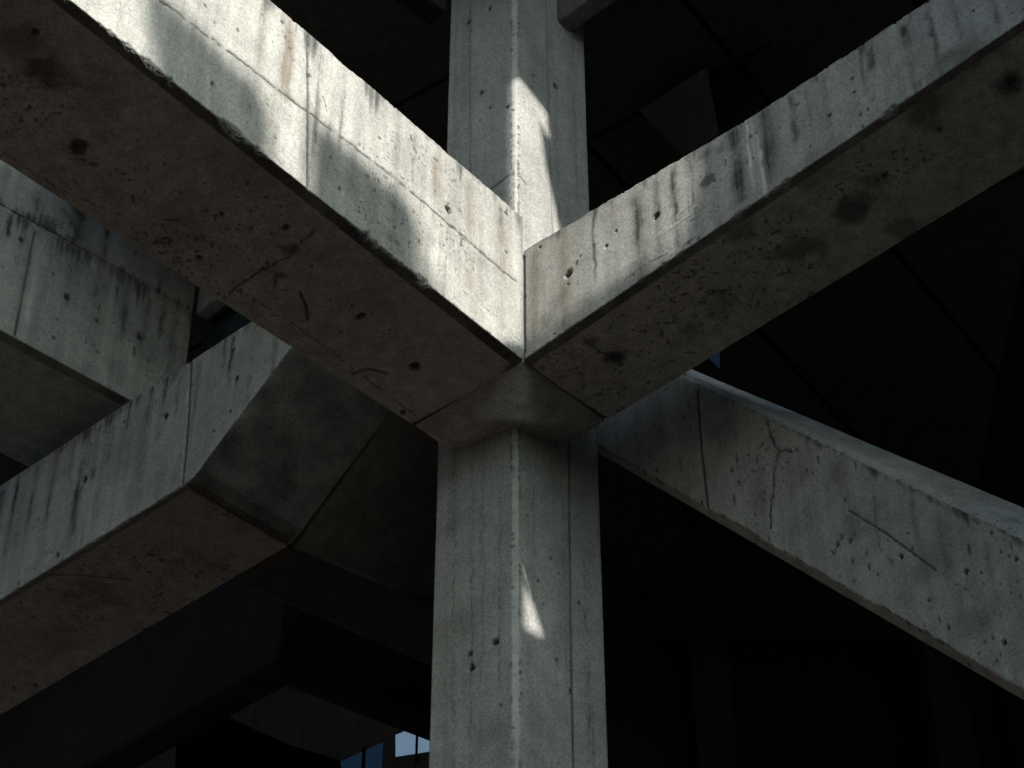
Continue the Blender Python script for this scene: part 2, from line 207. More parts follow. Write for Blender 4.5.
# ------------------------------------------------------------------ objects
def tag(o, label=None, cat=None, group=None, kind=None):
    if cat and not kind: kind = 'thing'
    for k, v in (('label', label), ('category', cat), ('group', group), ('kind', kind)):
        if v: o[k] = v
    return o

def empty(name, loc, label, cat, group=None):
    o = bpy.data.objects.new(name, None); COL.objects.link(o)
    o.location = loc; o.empty_display_size = .2
    return tag(o, label, cat, group)

def link_mesh(name, V, F, mat, parent=None, marks=None):
    off = np.array(parent.location) if parent is not None else np.zeros(3)
    me = bpy.data.meshes.new(name)
    V = np.asarray(V, float) - off
    quads = [f for f in F if len(f) == 4] if not isinstance(F, np.ndarray) else F
    if isinstance(F, np.ndarray):
        rest = []
    else:
        rest = [f for f in F if len(f) != 4]; quads = np.array(quads, dtype=np.int32).reshape(-1, 4)
    loops = np.concatenate([quads.ravel()] + [np.array(f) for f in rest]).astype(np.int32)
    sizes = np.concatenate([np.full(len(quads), 4), np.array([len(f) for f in rest], dtype=int)]).astype(np.int32)
    starts = np.concatenate([[0], np.cumsum(sizes)[:-1]]).astype(np.int32)
    me.vertices.add(len(V)); me.vertices.foreach_set('co', V.ravel())
    me.loops.add(len(loops)); me.loops.foreach_set('vertex_index', loops)
    me.polygons.add(len(sizes)); me.polygons.foreach_set('loop_start', starts); me.polygons.foreach_set('loop_total', sizes)
    me.update(calc_edges=True); me.validate()
    if marks is not None:
        a = me.attributes.new('marks', 'FLOAT_COLOR', 'POINT')
        a.data.foreach_set('color', np.column_stack([np.clip(marks, 0, 1), np.ones(len(V))]).astype(np.float32).ravel())
    me.materials.append(mat)
    o = bpy.data.objects.new(name, me); COL.objects.link(o)
    if parent is not None: o.parent = parent
    return o

def box(name, lo, hi, mat, parent=None, rot=0, centre=None):
    """Bevelled block, optionally turned about z."""
    bm = bmesh.new(); bmesh.ops.create_cube(bm, size=1)
    lo, hi = Vector(lo), Vector(hi)
    for v in bm.verts:
        v.co = Vector([lo[i] + (v.co[i] + .5) * (hi[i] - lo[i]) for i in range(3)])
    bmesh.ops.bevel(bm, geom=list(bm.edges), offset=min(.012, min(hi - lo) * .2), segments=1, affect='EDGES')
    c, s = math.cos(rot), math.sin(rot)
    off = Vector(parent.location) if parent is not None else Vector((0, 0, 0))
    cc = Vector(centre) if centre is not None else Vector((0, 0, 0))
    for v in bm.verts:
        x, y, z = v.co
        v.co = Vector((c * x - s * y, s * x + c * y, z)) + cc - off
    me = bpy.data.meshes.new(name); bm.to_mesh(me); bm.free(); me.materials.append(mat)
    o = bpy.data.objects.new(name, me); COL.objects.link(o)
    if parent is not None: o.parent = parent
    return o

def prism(name, poly, ext, mat, parent=None):
    """Solid: polygon of 3-D points pushed along the vector ext."""
    n = len(poly); a = np.array(poly, float); b = a + np.array(ext, float)
    V = np.vstack([a, b])
    F = [tuple(range(n))[::-1], tuple(range(n, 2 * n))] + [(i, (i + 1) % n, n + (i + 1) % n, n + i) for i in range(n)]
    bm = bmesh.new(); off = np.array(parent.location) if parent is not None else np.zeros(3)
    vs = [bm.verts.new(Vector(p - off)) for p in V]
    for f in F: bm.faces.new([vs[i] for i in f])
    bmesh.ops.recalc_face_normals(bm, faces=bm.faces)
    me = bpy.data.meshes.new(name); bm.to_mesh(me); bm.free(); me.materials.append(mat)
    o = bpy.data.objects.new(name, me); COL.objects.link(o)
    if parent is not None: o.parent = parent
    return o

def apply_marks(P, nrm, keys, H, MK):
    """Depth (metres, inward) and colour marks for vertices P."""
    wob = (fbm(P * 45, 2, 5) - .5)
    wob2 = (fbm(P * 9, 3, 8) - .5)
    if keys and keys[0] != 'Cl':      # clusters of small air pits
        pit = sstep(.79, .86, vnoise(P * 37, 91)) * sstep(.54, .64, fbm(P * 1.4, 3, 92))
        pit = np.maximum(pit, sstep(.86, .90, vnoise(P * np.array((21, 21, 15)), 93)) * sstep(.52, .6, fbm(P * .9, 2, 94)))
        H += pit * .006; MK[:, 0] = np.maximum(MK[:, 0], pit * .8)
    for key in keys:
        d = MARKS[key]
        for (x, y, z, r) in d['holes']:
            q = P - np.array((x, y, z)); near = np.abs(q).max(1) < r * 6 + .05
            if not near.any(): continue
            dist = np.sqrt((q[near] ** 2 * np.array((1, 1, .75))).sum(1)) + wob[near] * min(r * .9, .022)
            t = 1 - sstep(r * .65, r * 1.15, dist)
            H[near] = np.maximum(H[near], t * min(.05, r * 1.2))
            MK[near, 0] = np.maximum(MK[near, 0], t * .97)
            if r > .02:      # grime that has run out of the hole
                run = np.exp(-(np.hypot(q[near][:, 0], q[near][:, 1]) / (r * .7)) ** 2) * sstep(r * 6, 0, -q[near][:, 2]) * (q[near][:, 2] < 0)
                MK[near, 0] = np.maximum(MK[near, 0], run * .35)
        for (w, dep, pts) in d['cracks']:
            A = np.array(pts); lo, hi = A.min(0) - .2, A.max(0) + .2
            near = ((P > lo) & (P < hi)).all(1)
            if not near.any(): continue
            q = P[near]; best = np.full(len(q), 9.0)
            straight = len(pts) <= 3 and w > .008
            qq = q if straight else q + np.column_stack([fbm(q * 14, 2, 31), fbm(q * 14, 2, 32), fbm(q * 14, 2, 33)]) * .05 - .025
            for a, b in zip(A[:-1], A[1:]):
                ab = b - a; t = np.clip(((qq - a) @ ab) / (ab @ ab), 0, 1)
                best = np.minimum(best, np.linalg.norm(qq - a - t[:, None] * ab, axis=1))
            best = best + wob[near] * w * .7
            t = 1 - sstep(w * .45, w * 1.25, best)
            H[near] = np.maximum(H[near], t * dep)
            halo = (1 - sstep(w, w * 5, best)) * .22 * sstep(.4, .7, fbm(q * 6, 2, 77))
            MK[near, 0] = np.maximum(MK[near, 0], np.maximum(t * (.9 if dep > .004 else .5), halo))
        for (kd, x, y, z, w, L, s) in d['streaks']:
            hd = np.hypot(P[:, 0] - x + wob2 * .09, P[:, 1] - y); dz = z - P[:, 2]
            near = (hd < w * 3) & (dz > -.25) & (dz < L * 1.4)
            if not near.any(): continue
            fade = sstep(-.06, .08, dz[near]) * (1 - sstep(L * .75, L * 1.25, dz[near] + wob2[near] * L * .7))
            sub = np.column_stack([P[near, 0] * 38, P[near, 1] * 38, P[near, 2] * 1.6])
            t = np.exp(-(hd[near] / w) ** 2 * 1.2) * fade * min(1.0, s * 1.45) * (.15 + 1.5 * fbm(sub, 3, 41)) * (.45 + .9 * sstep(.3, .65, fbm(P[near] * 3.1, 3, 43)))
            ch = {'d': 0, 'w': 1, 'l': 2}[kd]
            MK[near, ch] = np.maximum(MK[near, ch], t)
        for (x, y, z, r, s) in d['blobs']:
            q = P - np.array((x, y, z)); near = np.abs(q).max(1) < r * 2.2
            if not near.any(): continue
            dist = np.linalg.norm(q[near], axis=1) / r + (fbm(P[near] * (2.2 / max(r, .08)) * .6, 4, 51) - .5) * 1.5
            MK[near, 0] = np.maximum(MK[near, 0], (1 - sstep(.25, 1.15, dist)) * min(.95, s * 1.5))

def loft(name, stations, parent, mat, keys=(), spacing=None, step=.011, chip=(), chip_size=.03, tops=(), run=.5,
         edge_dark=(), ends=.006, seed=1, face_dark={}, face_light={}):
    """Solid swept through sections (each a list of 3-D corners), finely meshed so that holes, cracks,
    joints and broken arrises are real relief. chip: corners whose arris is broken; tops: (face, corner) pairs
    whose run-off starts at that corner's edge; face_dark: grime and painted shade over a whole face."""
    S = [np.array(s, float) for s in stations]; n = len(S[0])
    ctr = S[0].mean(0)
    wid = [max(np.linalg.norm(s[(i + 1) % n] - s[i]) for s in S) for i in range(n)]
    sp = spacing or [step] * n
    ks = [max(1, int(math.ceil(wid[i] / sp[i]))) for i in range(n)]
    fr = [np.arange(k) / k for k in ks]
    ei = np.concatenate([np.full(k, i) for i, k in enumerate(ks)]); ff = np.concatenate(fr)
    rows = []; tl = []
    for a, b, k in zip(S[:-1], S[1:], range(99)):
        L = max(np.linalg.norm(b - a, axis=1)); m = max(1, int(math.ceil(L / step)))
        ts = np.arange(m + (1 if k == len(S) - 2 else 0)) / m
        for t in ts: rows.append(a * (1 - t) + b * t)
    R = np.array(rows)                                           # nl,n,3
    nl = len(R)
    V = R[:, ei, :] * (1 - ff)[None, :, None] + R[:, (ei + 1) % n, :] * ff[None, :, None]
    W = np.linalg.norm(R[:, (ei + 1) % n, :] - R[:, ei, :], axis=2)
    da = (W * ff[None, :]); db = W - da
    # outward face normals
    T = np.zeros_like(R); T[:-1] = R[1:] - R[:-1]; T[-1] = T[-2]
    E = np.roll(R, -1, axis=1) - R
    N = np.cross(E, T); N /= np.linalg.norm(N, axis=2, keepdims=True) + 1e-12
    sgn = 1.0 if ((N[nl // 2] * (R[nl // 2] + E[nl // 2] / 2 - R[nl // 2].mean(0))).sum() > 0) else -1.0
    N *= sgn
    VN = N[:, ei, :].copy()
    st = ff == 0
    VN[:, st, :] = (N[:, ei[st], :] + N[:, (ei[st] - 1) % n, :])
    VN[:, st, :] /= np.linalg.norm(VN[:, st, :], axis=2, keepdims=True) + 1e-12
    P = V.reshape(-1, 3); NN = VN.reshape(-1, 3)
    H = np.zeros(len(P)); MK = np.zeros((len(P), 3))
    # overall unevenness of the cast face
    H += (fbm(P * 2.1, 3, seed) - .5) * .008 + (vnoise(P * 70, seed + 3) - .5) * .0018
    apply_marks(P, NN, keys, H, MK)
    EI = np.broadcast_to(ei, (nl, len(ei))).ravel(); DA = da.ravel(); DB = db.ravel()
    # grime running down from the top edges, broken up along the edge
    for (face, corner) in tops:
        m = EI == face
        dist = (DA if corner == face else DB)[m]; q = P[m]
        u = np.column_stack([q[:, 0] * 5, q[:, 1] * 5, q[:, 2] * .35])
        u2 = np.column_stack([q[:, 0] * 30, q[:, 1] * 30, q[:, 2] * .8])
        n1 = fbm(u, 3, seed + 60); n2 = fbm(u2, 3, seed + 61)
        ln = .04 + run * 1.4 * sstep(.38, .85, n1 * .75 + n2 * .25) ** 1.4
        t = (1 - sstep(ln * .2, ln, dist)) * sstep(.34, .66, n2 * .6 + n1 * .4) * (.3 + .65 * sstep(.4, .65, n1))
        t = np.maximum(t, (1 - sstep(.004, .03, dist)) * .4 * sstep(.35, .6, n2))
        MK[m, 0] = np.maximum(MK[m, 0], t)
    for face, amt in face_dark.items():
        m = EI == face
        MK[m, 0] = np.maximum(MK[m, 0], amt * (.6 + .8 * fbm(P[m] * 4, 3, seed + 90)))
    for face, amt in face_light.items():
        m = EI == face
        MK[m, 2] = np.maximum(MK[m, 2], amt * (.4 + 1.1 * fbm(P[m] * 7, 3, seed + 91)))
    # broken arrises
    X = np.zeros_like(P)
    for c in chip:
        size = chip_size * (.3 if tops and c == tops[0][1] else 1)
        cp = R[:, c, :]
        prof = np.clip(sstep(.46, .66, fbm(cp * 2.2, 3, seed + 7)) * sstep(.3, .75, fbm(cp * 11, 3, seed + 9)) * 1.2 - .05, 0, 1) * size + .004 * vnoise(cp * 60, seed + 11)
        prof = np.maximum(prof, np.clip(fbm(cp * 40, 2, seed + 12) - .62, 0, 1) * .10)
        PR = np.broadcast_to(prof[:, None], (nl, len(ei))).ravel()
        for face, D in ((c, DA), ((c - 1) % n, DB)):
            m = EI == face
            jag = .6 + .8 * vnoise(P[m] * 50, seed + 13)
            X[m] -= (NN[m] * (np.clip(PR[m] * 1.3 - D[m], 0, 1) * .8 * jag)[:, None])
            edge = (1 - sstep(.008, .035, D[m])) * sstep(.56, .68, vnoise(P[m] * 34, seed + 14)) * sstep(.42, .6, fbm(P[m] * 2.4, 2, seed + 15))
            MK[m, 0] = np.maximum(MK[m, 0], edge * .85)
            MK[m, 0] = np.maximum(MK[m, 0], sstep(.2, 1.0, np.clip(PR[m] * 1.5 - D[m], 0, 1) / .025) * .5)
    # segment ends drawn in a little so that the joint between neighbours reads as a groove
    if ends:
        Lr = np.concatenate([[0], np.cumsum(np.linalg.norm(np.diff(R.mean(1), axis=0), axis=1))])
        e = np.minimum(Lr, Lr[-1] - Lr); e = np.clip(1 - e / .012, 0, 1) * ends
        H += np.broadcast_to(e[:, None], (nl, len(ei))).ravel()
    P = P + X - NN * H[:, None]
    nc = len(ei)
    i, j = np.meshgrid(np.arange(nl - 1), np.arange(nc), indexing='ij'); j2 = (j + 1) % nc
    Q = np.stack([i * nc + j, i * nc + j2, (i + 1) * nc + j2, (i + 1) * nc + j], -1).reshape(-1, 4)
    if sgn < 0: Q = Q[:, ::-1]
    F = [tuple(r) for r in ()]
    caps = [tuple(range(nc)), tuple(range((nl - 1) * nc, nl * nc))]
    caps = [caps[0][::-1], caps[1]] if sgn > 0 else [caps[0], caps[1][::-1]]
    # quads as an array + two caps
    return _link_q(name, P, Q, caps, mat, parent, MK)

def _link_q(name, V, quads, caps, mat, parent, marks):
    off = np.array(parent.location) if parent is not None else np.zeros(3)
    me = bpy.data.meshes.new(name); V = V - off
    loops = np.concatenate([quads.ravel()] + [np.array(c) for c in caps]).astype(np.int32)
    sizes = np.concatenate([np.full(len(quads), 4), [len(c) for c in caps]]).astype(np.int32)
    starts = np.concatenate([[0], np.cumsum(sizes)[:-1]]).astype(np.int32)
    me.vertices.add(len(V)); me.vertices.foreach_set('co', V.ravel())
    me.loops.add(len(loops)); me.loops.foreach_set('vertex_index', loops)
    me.polygons.add(len(sizes)); me.polygons.foreach_set('loop_start', starts); me.polygons.foreach_set('loop_total', sizes)
    me.update(calc_edges=True)
    a = me.attributes.new('marks', 'FLOAT_COLOR', 'POINT')
    a.data.foreach_set('color', np.column_stack([np.clip(marks, 0, 1), np.ones(len(V))]).astype(np.float32).ravel())
    me.materials.append(mat)
    o = bpy.data.objects.new(name, me); COL.objects.link(o)
    if parent is not None: o.parent = parent
    return o

LOUVRE = .092
SUN_S, SKY_S, EXPO, DENOISE = 4.2, .15, .72, True
def lerp(a, b, t): return np.array(a, float) * (1 - t) + np.array(b, float) * t
Z0 = 15.69                         # underside of the two main beams
C = np.array((.092, 14.197))       # inner corner where they meet

# ---- left main beam: comes from the column towards the viewer's left
LD = np.array((-3.288, -3.695)); LL = np.linalg.norm(LD); LD = LD / LL
LO0, LO1 = np.array((-.831, 14.987)), np.array((-3.93, 11.995))
def left_section(s, u):
    """s metres along the inner edge, u the matching fraction along the outer edge."""
    a = C + LD * s; b = lerp(LO0, LO1, u); top = 17.474 + .0172 * s
    inw = (b - a) / np.linalg.norm(b - a)
    q = a + inw * .105
    return [(a[0], a[1], top), (a[0], a[1], Z0), (q[0], q[1], Z0 - .015), (b[0], b[1], Z0 - .015), (b[0], b[1], top)]
lb = empty('concrete_beam', (C[0], C[1], Z0), 'sunlit pale concrete beam with wide brown underside rising to the top left', 'beam', 'main beams meeting over the column')
UJ = .487
loft('beam_segment', [left_section(0.0, 0.0), left_section(2.51, UJ)], lb, M_PALE, ('Lf', 'Ls'), [.011, .011, .012, .08, .2],
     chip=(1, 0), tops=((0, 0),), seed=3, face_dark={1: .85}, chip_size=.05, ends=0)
loft('beam_segment', [left_section(2.51, UJ), left_section(6.6, 1.36)], lb, M_PALE, ('Lf', 'Ls'), [.011, .011, .012, .08, .2],
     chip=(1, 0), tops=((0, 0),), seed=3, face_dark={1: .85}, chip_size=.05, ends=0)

# ---- right main beam
RD = np.array((3.637, -3.516)); RL = np.linalg.norm(RD); RD = RD / RL
RO0, RO1 = np.array((.795, 14.925)), np.array((3.941, 12.066))
def right_section(s, u, top):
    a = C + RD * s; b = lerp(RO0, RO1, u); inw = (b - a) / np.linalg.norm(b - a); q = a + inw * .09
    return [(a[0], a[1], top), (a[0], a[1], Z0), (q[0], q[1], Z0 - .015), (b[0], b[1], Z0 - .015), (b[0], b[1], top)]
rb = empty('concrete_beam', (C[0], C[1], Z0), 'streaked grey concrete beam with white drip lines rising to the top right', 'beam', 'main beams meeting over the column')
loft('beam_segment', [right_section(.004, 0.0, 17.033), right_section(2.5, .47, 16.70), right_section(6.2, 1.24, 16.50)], rb, M_PALE,
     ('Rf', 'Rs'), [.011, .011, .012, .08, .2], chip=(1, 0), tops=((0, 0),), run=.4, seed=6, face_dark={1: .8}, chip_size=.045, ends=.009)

# ---- column through the joint
K, KL, KR = np.array((.034, 14.987)), np.array((-.642, 15.355)), np.array((.752, 15.561))
def col_section(z):
    kl = KL - K; kr = KR - K
    a, b = K + kl / np.linalg.norm(kl) * .035, K + kr / np.linalg.norm(kr) * .035
    return [(KL[0], KL[1], z), (a[0], a[1], z), (b[0], b[1], z), (KR[0], KR[1], z), (.10, 16.35, z)]
co = empty('concrete_column', (.05, 15.5, 0), 'tall concrete column with a sharp front arris standing under the crossing beams', 'column')
loft('shaft', [col_section(11.3), col_section(22.9)], co, M_SHAFT, ('Cl', 'Cr'), [.012, .012, .012, .2, .2], step=.012,
     chip=(1, 2), chip_size=.02, seed=9, ends=0, face_light={1: .5})
loft('shaft', [col_section(0), col_section(11.29)], co, M_SHAFT, (), [.2, .05, .2, .3, .3], step=.25, seed=9, ends=0)
bk = LO0 + (RO0 - C)
def node_section(z):
    m = (C + bk) / 2
    return [tuple(m + (p - m) * .99) + (z,) for p in (C, RO0, bk, LO0)]
loft('column_head', [node_section(Z0 - .015), node_section(17.0)], co, M_PALE, (), [.02, .1, .1, .02], step=.02, seed=12, ends=0)

# ---- lower left beam with a haunch, at the same level but farther back
NA, NB = np.array((-5.259, 19.217)), np.array((-3.186, 17.447))
ND = (NB - NA) / np.linalg.norm(NB - NA); NOFF = np.array((.943, .90))
def haunch_section(p, z, top=19.0):
    w = NOFF / np.linalg.norm(NOFF); a, q, b = p, p + w * .07, p + NOFF
    return [(a[0], a[1], top), (a[0], a[1], z), (q[0], q[1], z - .012), (b[0], b[1], z - .012), (b[0], b[1], top)]
nb = empty('concrete_beam', (NB[0], NB[1], 17.2), 'grey haunched concrete beam slanting up from the lower left behind the sunlit beam', 'beam')
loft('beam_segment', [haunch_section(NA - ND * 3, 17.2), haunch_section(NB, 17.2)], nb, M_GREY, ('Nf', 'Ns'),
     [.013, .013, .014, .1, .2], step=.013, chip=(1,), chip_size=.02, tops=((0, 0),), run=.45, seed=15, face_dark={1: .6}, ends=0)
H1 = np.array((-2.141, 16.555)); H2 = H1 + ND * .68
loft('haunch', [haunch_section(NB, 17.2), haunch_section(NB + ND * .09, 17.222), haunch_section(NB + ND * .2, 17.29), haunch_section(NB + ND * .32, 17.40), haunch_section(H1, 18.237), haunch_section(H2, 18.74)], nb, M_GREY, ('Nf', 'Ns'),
     [.013, .013, .03, .1, .2], step=.013, chip=(1,), chip_size=.02, tops=((0, 0),), run=.5, seed=15, face_dark={1: .8, 2: .8}, ends=0)  # underside darkened in colour, in place of shade the lighting does not give

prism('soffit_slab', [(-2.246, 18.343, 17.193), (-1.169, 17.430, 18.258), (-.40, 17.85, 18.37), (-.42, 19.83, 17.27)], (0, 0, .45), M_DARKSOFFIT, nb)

# ---- beam farther left behind it, cast in two courses
BA, BE = np.array((-5.353, 17.59)), np.array((-3.640, 19.052))
BD = (BE - BA) / np.linalg.norm(BE - BA); BN = np.array((-BD[1], BD[0])); ZB = 19.5; ZJ = 21.28
def course(p, z0, z1, inset=0.0, w=1.6):
    a = p + BN * inset; b = p + BN * w; q = a + BN * .12
    return [(a[0], a[1], z1), (a[0], a[1], z0), (q[0], q[1], z0 - .02), (b[0], b[1], z0 - .02), (b[0], b[1], z1)]
bb = empty('concrete_beam', (BA[0], BA[1], ZB), 'pale two course concrete beam at far left ending beside the dark blue window', 'beam')
loft('lower_course', [course(BA - BD * 1.6, ZB, ZJ - .004), course(BE, ZB, ZJ - .004)], bb, M_GREY, ('Bf',), [.015, .02, .03, .1, .2],
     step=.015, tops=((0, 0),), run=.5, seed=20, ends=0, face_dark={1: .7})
loft('upper_course', [course(BA - BD * 1.6, ZJ + .006, 23.55, .02), course(BE, ZJ + .006, 23.55, .02)], bb, M_GREY, ('Bf',),
     [.015, .06, .1, .2, .2], step=.015, tops=((0, 1),), run=.3, seed=21, ends=0)

# short return beam and the window under it
rdir = np.array((.7071, -.7071)); rn = np.array((.7071, .7071))
E0 = BE + BD * .03
rt = empty('concrete_beam', (E0[0], E0[1], 21.2), 'short pale return beam over the dark blue window, half hidden by the sunlit beam', 'beam')
def ret(s): 
    a = E0 + rdir * s; b = a + rn * .5
    return [(a[0], a[1], 23.5), (a[0], a[1], 21.26), (b[0], b[1], 21.26), (b[0], b[1], 23.5)]
loft('beam_segment', [ret(0.02), ret(1.6)], rt, M_PALE, (), [.03, .03, .1, .1], step=.03, seed=25, ends=0)
wn = empty('window', (E0[0], E0[1], 19.2), 'dark blue window pane in a black frame beside the far left beam', 'window')
def pane_pts(s0, s1, z0, z1, back):
    a = E0 + rdir * s0 + rn * back; b = E0 + rdir * s1 + rn * back
    return [(a[0], a[1], z0), (b[0], b[1], z0), (b[0], b[1], z1), (a[0], a[1], z1)]
e3 = (rn[0] * .02, rn[1] * .02, 0)
prism('pane', pane_pts(.12, 1.6, 19.2, 21.16, .20), e3, M_BLUE, wn)
prism('frame', pane_pts(.03, .12, 19.2, 21.24, .14), (rn[0] * .12, rn[1] * .12, 0), M_FRAME, wn)
prism('frame', pane_pts(.12, 1.6, 21.16, 21.24, .14), (rn[0] * .12, rn[1] * .12, 0), M_FRAME, wn)

# ---- raking strut going down to the right
def rail(a, b, t): return tuple(lerp(a, b, t))
RAILS = dict(bot=((.783, 15.687, 16.08), (3.448, 13.022, 11.393)), botc=((.787, 15.824, 16.121), (3.468, 13.144, 11.401)),
             arris=((.843, 15.627, 17.39), (3.601, 12.869, 12.579)), strip=((.855, 15.70, 17.525), (3.63, 12.924, 12.719)),
             back=((.90, 16.277, 18.12), (3.793, 13.384, 13.339)))
def strut_section(t):
    A, B, Bc, S2, Bk = (rail(*RAILS[k], t) for k in ('arris', 'bot', 'botc', 'strip', 'back'))
    w = np.array((.42, .42, 0)); u = np.array(Bc) + w + np.array((0, 0, .35))
    return [S2, A, B, Bc, tuple(u), Bk]
su = empty('raking_strut', (.75, 15.72, 16.0), 'raking concrete strut with a light sloped top edge descending to the lower right', 'strut')
sp = [.012, .013, .012, .1, .1, .013]
loft('strut_segment', [strut_section(-.05), strut_section(.268)], su, M_PALE, ('Sf',), sp, step=.013, chip=(2,), chip_size=.025, seed=31, ends=0)
loft('strut_segment', [strut_section(.268), strut_section(1.12)], su, M_PALE, ('Sf',), sp, step=.012, chip=(2, 1), chip_size=.025, seed=31, ends=0, tops=((1, 1),), run=.12)
loft('strut_segment', [strut_section(1.121), strut_section(3.3)], su, M_GREY, (), [.2] * 6, step=.3, seed=31, ends=0)

# ---- dark cross beam that runs behind the haunch
MA, MB = np.array((-2.243, 18.347)), np.array((-.795, 19.38)); MD = (MB - MA) / np.linalg.norm(MB - MA); MN = np.array((-MD[1], MD[0]))
def cross(p, z0, z1, nrm, w): b = p + nrm * w; return [(p[0], p[1], z1), (p[0], p[1], z0), (b[0], b[1], z0), (b[0], b[1], z1)]
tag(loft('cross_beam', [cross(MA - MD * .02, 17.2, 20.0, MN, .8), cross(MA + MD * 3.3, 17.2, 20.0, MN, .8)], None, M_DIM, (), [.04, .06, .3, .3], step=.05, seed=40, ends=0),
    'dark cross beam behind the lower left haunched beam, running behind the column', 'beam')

# ---- upper storey beams at the column, right below the ceiling
def up_beam(a, d, nrm, w, label, m):
    s = [cross(np.array(a) + np.array(d) * t, 21.8, 23.55, np.array(nrm), w) for t in (0, 4.0)]
    return tag(loft('concrete_beam', s, None, m, (), [.03, .03, .1, .1], step=.04, seed=44, ends=0, chip=(1,)), label, 'beam')
up_beam((.47, 15.345), (.752, -.659), (.659, .752), .19, 'end of a small concrete beam joining the column at the top edge of the photo', M_STUB)
up_beam((-.68, 15.20), (-.752, -.659), (-.659, .752), .25, 'shadowed beam end touching the left of the column at the top edge', M_VOID)

# ---- ceiling of the void behind, with panel joints, and the raking bracket on it
def ceiling():
    g = [(-4.3, 13.3), (6.38, 13.3), (6.38, 28.3), (-15.99, 28.3), (-15.99, 21.5), (-4.3, 21.5)]
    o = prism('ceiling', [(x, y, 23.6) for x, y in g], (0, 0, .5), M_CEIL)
    tag(o, kind='structure'); o['label'] = 'dark ceiling of the void behind the beams'
    cut = []
    def slot(p, d, L, w=.08, h=.05):
        d = np.array(d) / np.linalg.norm(d); nn = np.array((-d[1], d[0])); p = np.array(p)
        q = [p - nn * w / 2, p + d * L - nn * w / 2, p + d * L + nn * w / 2, p + nn * w / 2]
        cut.append([(x, y, 23.55) for x, y in q]), hs.append(h)
    hs = []
    for k in range(7):
        slot((-6 + k * 2.6, 16.2), (.6, .82), 20)
        slot((-9 + k * 3.0, 34 - 17.0), (.82, -.57) if k < 0 else (-.82, .57), 12)
    return o, cut, hs
def cutter(polys, ext):
    bm = bmesh.new()
    for poly in polys:
        n = len(poly); vs = [bm.verts.new(p) for p in poly] + [bm.verts.new(Vector(p) + Vector(ext)) for p in poly]
        bm.faces.new(vs[:n][::-1]); bm.faces.new(vs[n:])
        for i in range(n): bm.faces.new((vs[i], vs[(i + 1) % n], vs[n + (i + 1) % n], vs[n + i]))
    bmesh.ops.recalc_face_normals(bm, faces=bm.faces)
    me = bpy.data.meshes.new('cutter'); bm.to_mesh(me); bm.free()
    o = bpy.data.objects.new('cutter', me); COL.objects.link(o); return o
def subtract(o, polys, ext):
    for poly in polys:
        c = cutter([poly], ext)
        md = o.modifiers.new('b', 'BOOLEAN'); md.operation = 'DIFFERENCE'; md.object = c; md.solver = 'EXACT'
        dg = bpy.context.evaluated_depsgraph_get(); dg.update()
        me = bpy.data.meshes.new_from_object(o.evaluated_get(dg))
        o.modifiers.clear(); old = o.data; me.name = old.name; o.data = me
        bpy.data.meshes.remove(old); cm = c.data; bpy.data.objects.remove(c); bpy.data.meshes.remove(cm)
ce, cut, hs = ceiling()
subtract(ce, cut, (0, 0, .22))
RLX = [(2.449, 21.982), (2.689, 21.891), (2.717, 22.333)]
subtract(ce, [[(x - .036, y - .302, 23.3) for x, y in RLX]], (.142, 1.207, 1.2))
rl = empty('rooflight', (2.7, 22.1, 23.6), 'tiny blue rooflight glimpsed under the right beam', 'rooflight')
prism('pane', [(x + .047, y + .402, 24.0) for x, y in RLX], (0, 0, .02), M_DUSKY, rl)

tag(prism('raking_bracket', [(1.42, 17.1, 22.51), (2.179, 16.75, 22.836), (2.316, 17.3, 22.333), (1.917, 17.5, 22.19)], (.10, .95, 1.157), M_STUB),
    'dim raking bracket under the dark ceiling beyond the right beam', 'bracket')

# ---- closing walls of the void
tag(prism('rear_wall', [(.52, 28, 0), (6.38, 28, 0), (6.38, 28, 23.58), (.52, 28, 23.58)], (0, .14, 0), M_VOID), 'black rear wall of the void right of the column', 'wall')  # same wall in near-black, its shade put into the colour
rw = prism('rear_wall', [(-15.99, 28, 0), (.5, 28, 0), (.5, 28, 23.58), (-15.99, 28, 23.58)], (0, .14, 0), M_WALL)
tag(rw, 'dim grey rear wall with a gable topped window, deep behind the column', 'wall')
WIN = [[(-1.667, 21.862), (-1.457, 21.966), (-1.03, 21.65), (-1.03, 21.60), (-1.654, 21.482)],
       [(-2.60, 21.30), (-2.469, 21.379), (-1.834, 21.74), (-1.834, 20.9), (-2.60, 20.9)]]
subtract(rw, [[(x, 27.8, z - .145) for x, z in w] for w in WIN], (0, .9, .654))
cw = empty('window', (-1.8, 28.2, 20.9), 'small bright gable topped window low beside the column', 'window')
prism('pane', [(x, 28.05, z + .036) for x, z in WIN[0]], (0, .02, 0), M_CLEAR, cw)
prism('pane', [(x, 28.05, z + .036) for x, z in WIN[1]], (0, .02, 0), M_DUSKY, cw)
for x in (-1.37, -1.16): prism('mullion', [(x, 27.97, 21.4), (x + .035, 27.97, 21.4), (x + .035, 27.97, 22.0), (x, 27.97, 22.0)], (0, .06, 0), M_FRAME, cw)
prism('mullion', [(-2.12, 27.97, 20.9), (-2.07, 27.97, 20.9), (-2.07, 27.97, 21.62), (-2.12, 27.97, 21.62)], (0, .06, 0), M_FRAME, cw)
tag(box('side_wall', (-16.3, 15.9, 0), (-16.0, 27.99, 23.58), M_VOID), 'dark side wall closing the void on the left', 'wall')
tag(box('side_wall', (6.4, 11.9, 0), (6.7, 27.99, 32), M_VOID), 'dark side wall closing the void on the right', 'wall')

